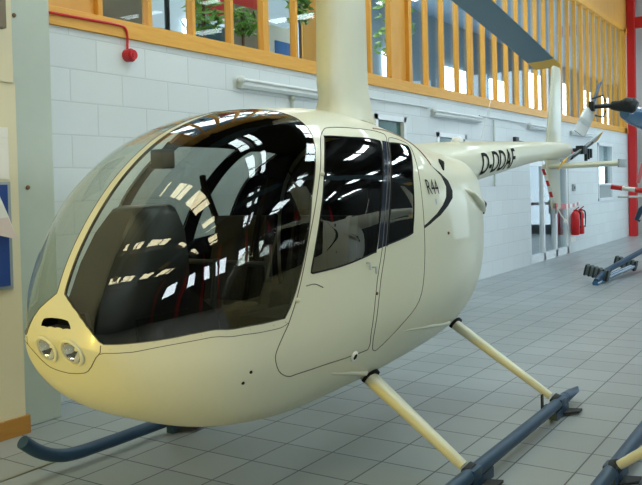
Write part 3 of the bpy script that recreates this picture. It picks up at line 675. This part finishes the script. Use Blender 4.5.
# ------------------------------------------------------------------ the blue helicopter beyond: tail, tail rotor, wheeled skid
H3 = thing('helicopter', 'blue helicopter tail with silver two-bladed tail rotor in front of the red column', 'helicopter', (12.5, 2.0, 0), 'helicopters in the hall')
bo = MB().sections([(Vector((9.25, 1.99, 2.39)), (0, .05, 0), (0, 0, .06)), (Vector((9.4, 1.95, 2.385)), (0, .085, 0), (0, 0, .11)), (Vector((10.5, 1.92, 2.35)), (0, .11, 0), (0, 0, .135)), (Vector((14.2, 1.85, 2.2)), (0, .2, 0), (0, 0, .26))])
bo.build('tail_boom', MT['heliblue'], H3)
MB().sections([((13.8, 1.87, 2.0), (0, .2, 0), (0, 0, .25)), ((14.4, 1.85, 1.6), (0, .55, 0), (0, 0, .7)), ((15.6, 1.8, 1.4), (0, .72, 0), (0, 0, .85)), ((17, 1.75, 1.35), (0, .65, 0), (0, 0, .75)), ((17.8, 1.72, 1.25), (0, .3, 0), (0, 0, .4))]).build('fuselage_shell', MT['heliblue'], H3)
MB().tube([(9.28, 1.86, 2.46), (9.28, 1.90, 2.475), (9.29, 2.0, 2.48), (9.29, 2.05, 2.48), (9.30, 2.13, 2.495)], [.05, .085, .08, .06, .05], 14).sphere((9.26, 1.95, 2.50), .07, 12).build('tail_gearbox', MT['darkmetal'], H3)
HB = Vector((9.2, 2.324, 2.484))
MB().tube([(9.29, 2.10, 2.49), (9.25, 2.2, 2.49), HB], [.032, .026, .024], 12).build('tail_rotor_shaft', MT['darkmetal'], H3)
hb = MB().box(HB.x-.05, HB.x+.05, HB.y-.03, HB.y+.03, HB.z-.05, HB.z+.06, .012).build('tail_rotor_hub', MT['darkmetal'], H3)
for k in (-1, 1):
    MB().tube([HB+Vector((.03, -.14, .05*k)), HB+Vector((0, -.12, .12*k)), HB+Vector((0, .0, .09*k))], .010, 6).build('pitch_link', MT['darkmetal'], hb)
    if k < 0: dv = Vector((-.32, .06, -.31)); cv = Vector((.44, -.68, -.58))*.145
    else: dv = Vector((.30, -.02, .30)); cv = Vector((.50, -.72, .50))*.055
    nv = dv.cross(cv).normalized()*.016
    bl = MB().foil([(HB+dv*.05, cv*.4, nv*1.4), (HB+dv*.2, cv, nv), (HB+dv*.62, cv, nv), (HB+dv, cv*.95, nv*.8)]).build('tail_rotor_blade', MT['silver' if k < 0 else 'skid'], H3)
    if k < 0: MB().foil([(HB+dv*.5, cv*1.03, nv*1.2), (HB+dv*.66, cv*1.03, nv*1.2)]).build('blade_band', MT['grey'], bl)
# striped tail guard
sg3 = MB().tube([(10.0, 2.31, 1.58), (10.0, 1.55, 1.47)], .028, 10).build('tail_guard', MT['white'], H3)
for k in range(3):
    a = .0+k*.36; p0 = Vector((10.0, 2.315, 1.581)); p1 = Vector((10, 1.55, 1.47))
    MB().tube([p0.lerp(p1, a), p0.lerp(p1, a+.17)], .030, 10).build('red_band', MT['red'], sg3)
MB().tube([(10.0, 2.24, 1.46), (10.0, 1.6, 1.45)], .014, 8).build('guard_rail', MT['steel'], H3)
MB().tube([(10.0, 1.85, 1.42), (10.0, 1.98, 1.30), (10.0, 2.03, 1.19), (10.0, 1.99, 1.17)], [.03, .034, .03, .015], 10).build('tail_skid', MT['skid'], H3)
MB().tube([(10.0, 1.95, 1.85), (10.0, 2.01, 1.62)], .022, 8).build('warning_ribbon', MT['pink'], H3)
MB().tube([(10.0, 1.93, 2.3), (10.0, 1.94, 1.5)], .018, 8).build('guard_post', MT['darkmetal'], H3)
# its skid, with ground handling wheels clamped on
sk3 = MB().tube([(13.0, 3.26, .06), (13.3, 3.22, .17), (15.2, 2.96, .40), (17, 2.7, .42)], .045, 12).build('skid', MT['skid'], H3)
MB().tube([(12.95, 3.26, .03), (13.9, 3.22, .07), (15.0, 3.1, .12)], .05, 10).build('skid', MT['heliblue'], H3)
for (x, y, m_) in ((13.35, 3.33, .82), (15.0, 3.24, .8)):
    wl = MB().box(-.1, .1, -.25*m_, .25*m_, -.1, .1, .06); rm = Matrix.Rotation(radians(14), 4, 'X')
    rb = MB()
    for j in range(6): rb.box(-.106, .106, -.22*m_+j*.085*m_, -.205*m_+j*.085*m_, -.106, .106, .02)
    for q_ in (wl, rb): q_.bm.transform(Matrix.Translation((x, y, .16)) @ rm @ Matrix.Diagonal((.85, 1, .85, 1)))
    wl.build('roller_pad', MT['pad'], sk3); rb.build('pad_rib', MT['darkmetal'], sk3)
MB().tube([(15.6, 2.5, .42), (15.6, 2.0, .9)], .04, 10).build('skid_strut', MT['heliblue'], H3)

# ------------------------------------------------------------------ things on the wall
# alarm sounder with its conduit
al = thing('alarm_sounder', 'round red alarm sounder on the white block wall under the pine sill', 'alarm', (4.985, YW, 2.83))
MB().disc((4.985, YW, 2.845), (0, -1, 0), .055, .05, 24).disc((4.985, YW-.05, 2.845), (0, -1, 0), .048, .04, 24, .042).build('body', MT['red'], al)
MB().torus((4.985, YW-.055, 2.845), (0, 1, 0), .05, .008).disc((4.985, YW-.09, 2.845), (0, -1, 0), .022, .008).build('rim', MT['redsteel'], al)
cond = MB().tube(curve_pts([(4.0, YW-.045, 3.072), (4.5, YW-.045, 3.08), (4.86, YW-.045, 3.085), (4.94, YW-.045, 3.06), (4.97, YW-.03, 2.99), (4.975, YW-.02, 2.88)], 6), .011, 8).build('conduit', MT['red'])
tag(cond, 'thin red conduit along the pine sill down to the alarm sounder', 'conduit')
# strip light housings
def batten(x0, x1, z, label):
    t = thing('strip_light', label, 'light fitting', ((x0+x1)/2, YW, z), 'strip lights on the block wall')
    MB().prism([(x0, YW, z-.05), (x0, YW, z+.05), (x0, YW-.05, z+.05), (x0, YW-.08, z-.02), (x0, YW-.06, z-.05)], (x1-x0, 0, 0)).build('housing', MT['batten'], t)
    MB().tube([(x0-.02, YW-.075, z+.035), (x1, YW-.075, z+.035)], .016, 8).build('tube', MT['white'], t)
    MB().sphere((x0, YW-.06, z+.03), .055, 10, (1, .8, .8)).build('end_cap', MT['batten'], t)
    return t
batten(6.5, 8.35, 2.75, 'grey strip light on the block wall just left of the rotor mast')
batten(11.15, 13.05, 2.74, 'grey strip light on the block wall above the tail boom')
batten(15.6, 17.6, 2.76, 'grey strip light on the block wall behind the tail fin')
batten(18.6, 20.4, 2.76, 'grey strip light on the block wall beyond the tail fin')
tag(MB().tube([(8.36, YW-.02, 2.815), (11.07, YW-.02, 2.815)], .012, 8).build('conduit', MT['batten']), 'thin grey conduit on the wall from the mast to the strip light above the boom', 'conduit')
tag(MB().tube([(13.07, YW-.02, 2.815), (15.52, YW-.02, 2.815)], .012, 8).build('conduit', MT['batten']), 'thin grey conduit on the wall from the whip antenna to the tail fin', 'conduit')
tag(MB().tube([(7.45, YW-.03, 2.69), (7.45, YW-.03, 1.6)], .016, 8).sphere((7.45, YW-.04, 2.665), .03, 8).build('conduit', MT['column']), 'short upright conduit below the strip light near the rotor mast', 'conduit')
tag(MB().tube([(13.72, YW-.03, 2.78), (13.72, YW-.03, 1.6)], .016, 8).build('conduit', MT['column']), 'upright conduit rising from the tail boom to the strip lights', 'conduit')
jb = thing('junction_box', 'small dark junction box on the wall above the tail boom', 'junction box', (14.9, YW, 2.38))
MB().box(14.78, 14.98, YW-.06, YW, 2.38, 2.52, .01).build('box', MT['darkmetal'], jb); MB().tube([(14.98, YW-.03, 2.45), (15.7, YW-.03, 2.42)], .014, 8).build('cable', MT['darkmetal'], jb)
sw = thing('wall_switch', 'small grey switch box between the glass door and extinguishers', 'switch', (18.75, YW, 1.42))
MB().box(18.7, 18.86, YW-.05, YW, 1.42, 1.58, .008).build('box', MT['grey'], sw); MB().box(18.75, 18.81, YW-.06, YW-.05, 1.47, 1.53).build('toggle', MT['darkmetal'], sw)
# fire extinguishers
def extinguisher(x, label):
    t = thing('fire_extinguisher', label, 'fire extinguisher', (x, YW-.12, .42), 'fire extinguishers on the wall')
    y = YW-.12
    MB().tube([(x, y, .42), (x, y, .44), (x, y, .88), (x, y, .93), (x, y, .96)], [.08, .095, .095, .07, .035], 18).build('cylinder', MT['red'], t)
    MB().box(x-.03, x+.03, y-.07, y+.03, .96, 1.0, .008).tube([(x, y, .99), (x, y-.09, 1.06)], .012, 6).build('valve', MT['redsteel'], t)
    MB().tube(curve_pts([(x, y-.05, .98), (x+.07, y-.10, .93), (x+.08, y-.10, .7), (x+.08, y-.09, .58)], 4), .016, 8).build('hose', MT['hose'], t)
    MB().box(x-.045, x+.045, y-.100, y-.092, .62, .78).build('label_plate', MT['paper'] if x > 18.7 else MT['red'], t)
    return t
extinguisher(18.52, 'red fire extinguisher on the wall nearer the glazed door'); extinguisher(18.92, 'red fire extinguisher with a pale label farther from the glazed door')
tag(MB().box(18.5, 18.95, YW-.012, YW, .25, .36).build('sign', MT['paper']), 'small pale sign on the wall below the fire extinguishers', 'sign')
# warning tape between the tail and the wall
def tape(name, path, label, r=.014, seg=.17):
    P = [Vector(p) for p in path]; L = [0]
    for a, b in zip(P, P[1:]): L.append(L[-1]+(b-a).length)
    def at(d):
        for i in range(len(P)-1):
            if d <= L[i+1] or i == len(P)-2: return P[i].lerp(P[i+1], (d-L[i])/(L[i+1]-L[i]))
    m = MB(); n0 = int(L[-1]/seg); mi = []
    for k in range(n0):
        f0 = len(m.bm.faces); a, b = at(k*seg), at((k+1)*seg); s_ = Vector((0, 0, 1)) if abs((b-a).normalized().z) < .6 else Vector((.4, -.9, 0)).normalized()
        w_ = s_*r*1.6; t_ = (b-a).cross(s_).normalized()*.003
        m.rings([[a-w_-t_, a+w_-t_, a+w_+t_, a-w_+t_], [b-w_-t_, b+w_-t_, b+w_+t_, b-w_+t_]]); m.bm.faces.ensure_lookup_table()
        for f in range(f0, len(m.bm.faces)): m.bm.faces[f].material_index = k % 2
    o = m.build(name, [MT['red'], MT['white']], None, smooth=False); return tag(o, label, 'tape')
tape('barrier_tape', [(8.73, 2.74, 1.80), (8.86, 2.735, 1.66), (9.0, 2.735, 1.50), (9.13, 2.74, 1.385)], 'red and white tape hanging from the tail stabilizer', .010, .085)
tape('barrier_tape', [(9.16, 2.735, 1.38), (9.55, 2.745, 1.365), (12.5, 3.53, 1.27), (16, 4.38, 1.19), (19.1, 5.13, 1.14)], 'red and white tape stretched across to the wall above the extinguishers', .020, 1.25)
tag(MB().tube([(9.145, 2.715, 1.36), (9.2, 2.69, 1.28), (9.26, 2.66, 1.21)], .007, 6).sphere((9.27, 2.655, 1.195), .028, 8).build('cord', MT['white']), 'white cord hanging from the low point of the red and white tape', 'cord')

# halogen work light on a stand beside the partition, behind the camera
fl_ = thing('work_light', 'halogen work light on a low stand beside the cream partition', 'lamp', (-3.3, 3.8, 0))
MB().tube([(-3.3, 3.8, .02), (-3.3, 3.8, .24)], .018, 8).build('pole', MT['steel'], fl_)
for k in range(3):
    MB().tube([(-3.3, 3.8, .2), (-3.3+.35*cos(k*2.1), 3.8+.35*sin(k*2.1), .012)], .012, 6).build('leg', MT['steel'], fl_)
MB().box(-3.42, -3.22, 3.65, 3.95, .24, .44, .01).build('housing', MT['yellow'], fl_)
MB().box(-3.22, -3.212, 3.67, 3.93, .26, .42).build('lamp_glass', emit('halogen', (1, .74, .38, 1), 14), fl_)
ld = bpy.data.lights.new('lamp', 'AREA'); ld.shape = 'RECTANGLE'; ld.size = .26; ld.size_y = .16; ld.energy = FLOOD; ld.color = (1, .70, .05); ld.spread = radians(70)
lo = bpy.data.objects.new('lamp', ld); COL.objects.link(lo); lo.parent = fl_; lo.location = (.105, 0, .34); lo.rotation_euler = (0, radians(-94), radians(-8))
# boards on the partition
nb = thing('notice_board', 'blue notice board with pale frame on the cream partition', 'notice board', (3.1, 4.76, 1.02))
MB().box(2.4, 3.44, 4.745, 4.77, 1.02, 1.75, .004).build('frame', MT['grey'], nb); MB().box(2.42, 3.41, 4.737, 4.746, 1.045, 1.73).build('board', MT['bluepanel'], nb)
tag(MB().box(2.5, 3.44, 4.755, 4.77, 1.77, 2.12).box(3.36, 3.43, 4.75, 4.756, 2.05, 2.10).build('poster', MT['paper']), 'white sheet fixed above the blue notice board', 'poster')
lf = MB(); lf.prism([(3.0, 4.66, 1.84), (3.28, 4.70, 1.74), (3.38, 4.70, 1.52), (3.445, 4.70, 1.355), (3.1, 4.68, 1.48)], (0, -.004, 0))
lfo = thing('leaflet', 'loose white leaflet with curled corner pinned over the blue notice board', 'leaflet', (3.2, 4.73, 1.4))
lf.build('sheet', MT['paper'], lfo); MB().prism([(3.1, 4.67, 1.49), (3.37, 4.692, 1.51), (3.44, 4.692, 1.358), (3.1, 4.672, 1.44)], (0, -.004, 0)).build('fold', MT['pinkpaper'], lfo)
MB().tube([(3.05, 4.665, 1.8), (3.05, 4.74, 1.8)], .006, 6).build('pin', MT['steel'], lfo)
tag(MB().box(2.5, 3.42, 4.70, 4.76, 2.78, 3.3, .01).build('poster', MT['brownboard']), 'dark framed panel high on the cream partition', 'picture')
for x, z, nm in ((3.60, 2.92, 'upper brass bolt head on the grey boxed column'), (3.67, 1.71, 'lower brass bolt head on the grey boxed column')):
    tag(MB().sphere((x, 4.866, z), .016, 8).build('bolt_head', MT['dirt']), nm, 'bolt')

# ------------------------------------------------------------------ things seen behind the mezzanine windows
def sheet(name, x0, x1, z0, z1, y, m, label, cat): return tag(MB().box(x0, x1, y, y+.03, z0, z1).build(name, m), label, cat)
sheet('banner', 7.2, 7.72, 3.76, 4.9, 6.35, MT['red'], 'tall red banner hanging behind the pine windows near the mast', 'banner')
sheet('banner', 7.85, 8.5, 3.97, 4.9, 6.4, MT['red'], 'red banner above a brown screen behind the pine windows', 'banner')
sheet('screen', 7.85, 8.42, 2.95, 3.96, 6.3, MT['brownboard'], 'brown standing screen below a red banner behind the windows', 'screen')
sheet('screen', 7.1, 7.72, 2.95, 3.62, 6.25, MT['teal'], 'teal standing screen behind the pine windows', 'screen')
sheet('screen', 6.5, 7.08, 2.95, 3.46, 6.3, MT['ply'], 'low pine screen behind the windows beside the dark pole', 'screen')
sheet('screen', 5.6, 6.4, 2.95, 4.6, 6.3, MT['brownboard'], 'grey brown board closing the window above the alarm', 'screen')
ps = sheet('screen', 8.55, 9.1, 2.95, 3.82, 6.3, MT['paper'], 'white display board with blue picture behind the pine windows', 'screen')
o = MB().box(8.68, 9.06, 6.28, 6.30, 3.42, 3.62).build('picture', MT['bluesign'], ps)
sheet('screen', 9.35, 9.95, 2.95, 4.6, 6.3, MT['ply'], 'tall pine panel behind the windows beside the mast', 'screen')
def plant(x, y, z, r, h, label, n=130):
    t = thing('leafy_plant', label, 'plant', (x, y, 2.95), 'plants in the mezzanine')
    MB().tube([(x, y, 2.95), (x, y, 3.2)], [.12, .16], 14).build('pot', MT['brownboard'], t)
    MB().tube([(x, y, 3.2), (x, y, z+h*.5)], .02, 6).build('stem', MT['dirt'], t)
    m = MB()
    for _ in range(n):
        c = Vector((x+random.uniform(-r, r), y+random.uniform(-r, r)*.6, z+random.uniform(-h, h)*.5)); d = Vector((random.uniform(-1, 1), random.uniform(-1, 1), random.uniform(-.8, .6))).normalized()*.07
        e = d.orthogonal().normalized()*.03; up_ = d.cross(e).normalized()*.004
        m.prism([c-d, c+e, c+d, c-e], up_)
    m.build('foliage', MT['leaf'], t)
plant(7.5, 5.9, 3.62, .18, .26, 'leafy plant in front of the tall red banner')
plant(8.7, 5.9, 4.0, .16, .4, 'leafy plant rising above the white poster')
plant(6.75, 5.85, 3.6, .22, .45, 'leafy plant between the windows and dark poles')
plant(11.45, 5.95, 4.2, .35, 1.0, 'large leafy plant behind the windows beside the rotor mast', 200)
tag(MB().tube([(6.6, 6.25, 2.95), (6.6, 6.25, 4.6)], .03, 8).build('pole', MT['darkmetal']), 'dark upright pole behind the windows beside the leafy plant', 'pole', 'dark poles behind the windows')
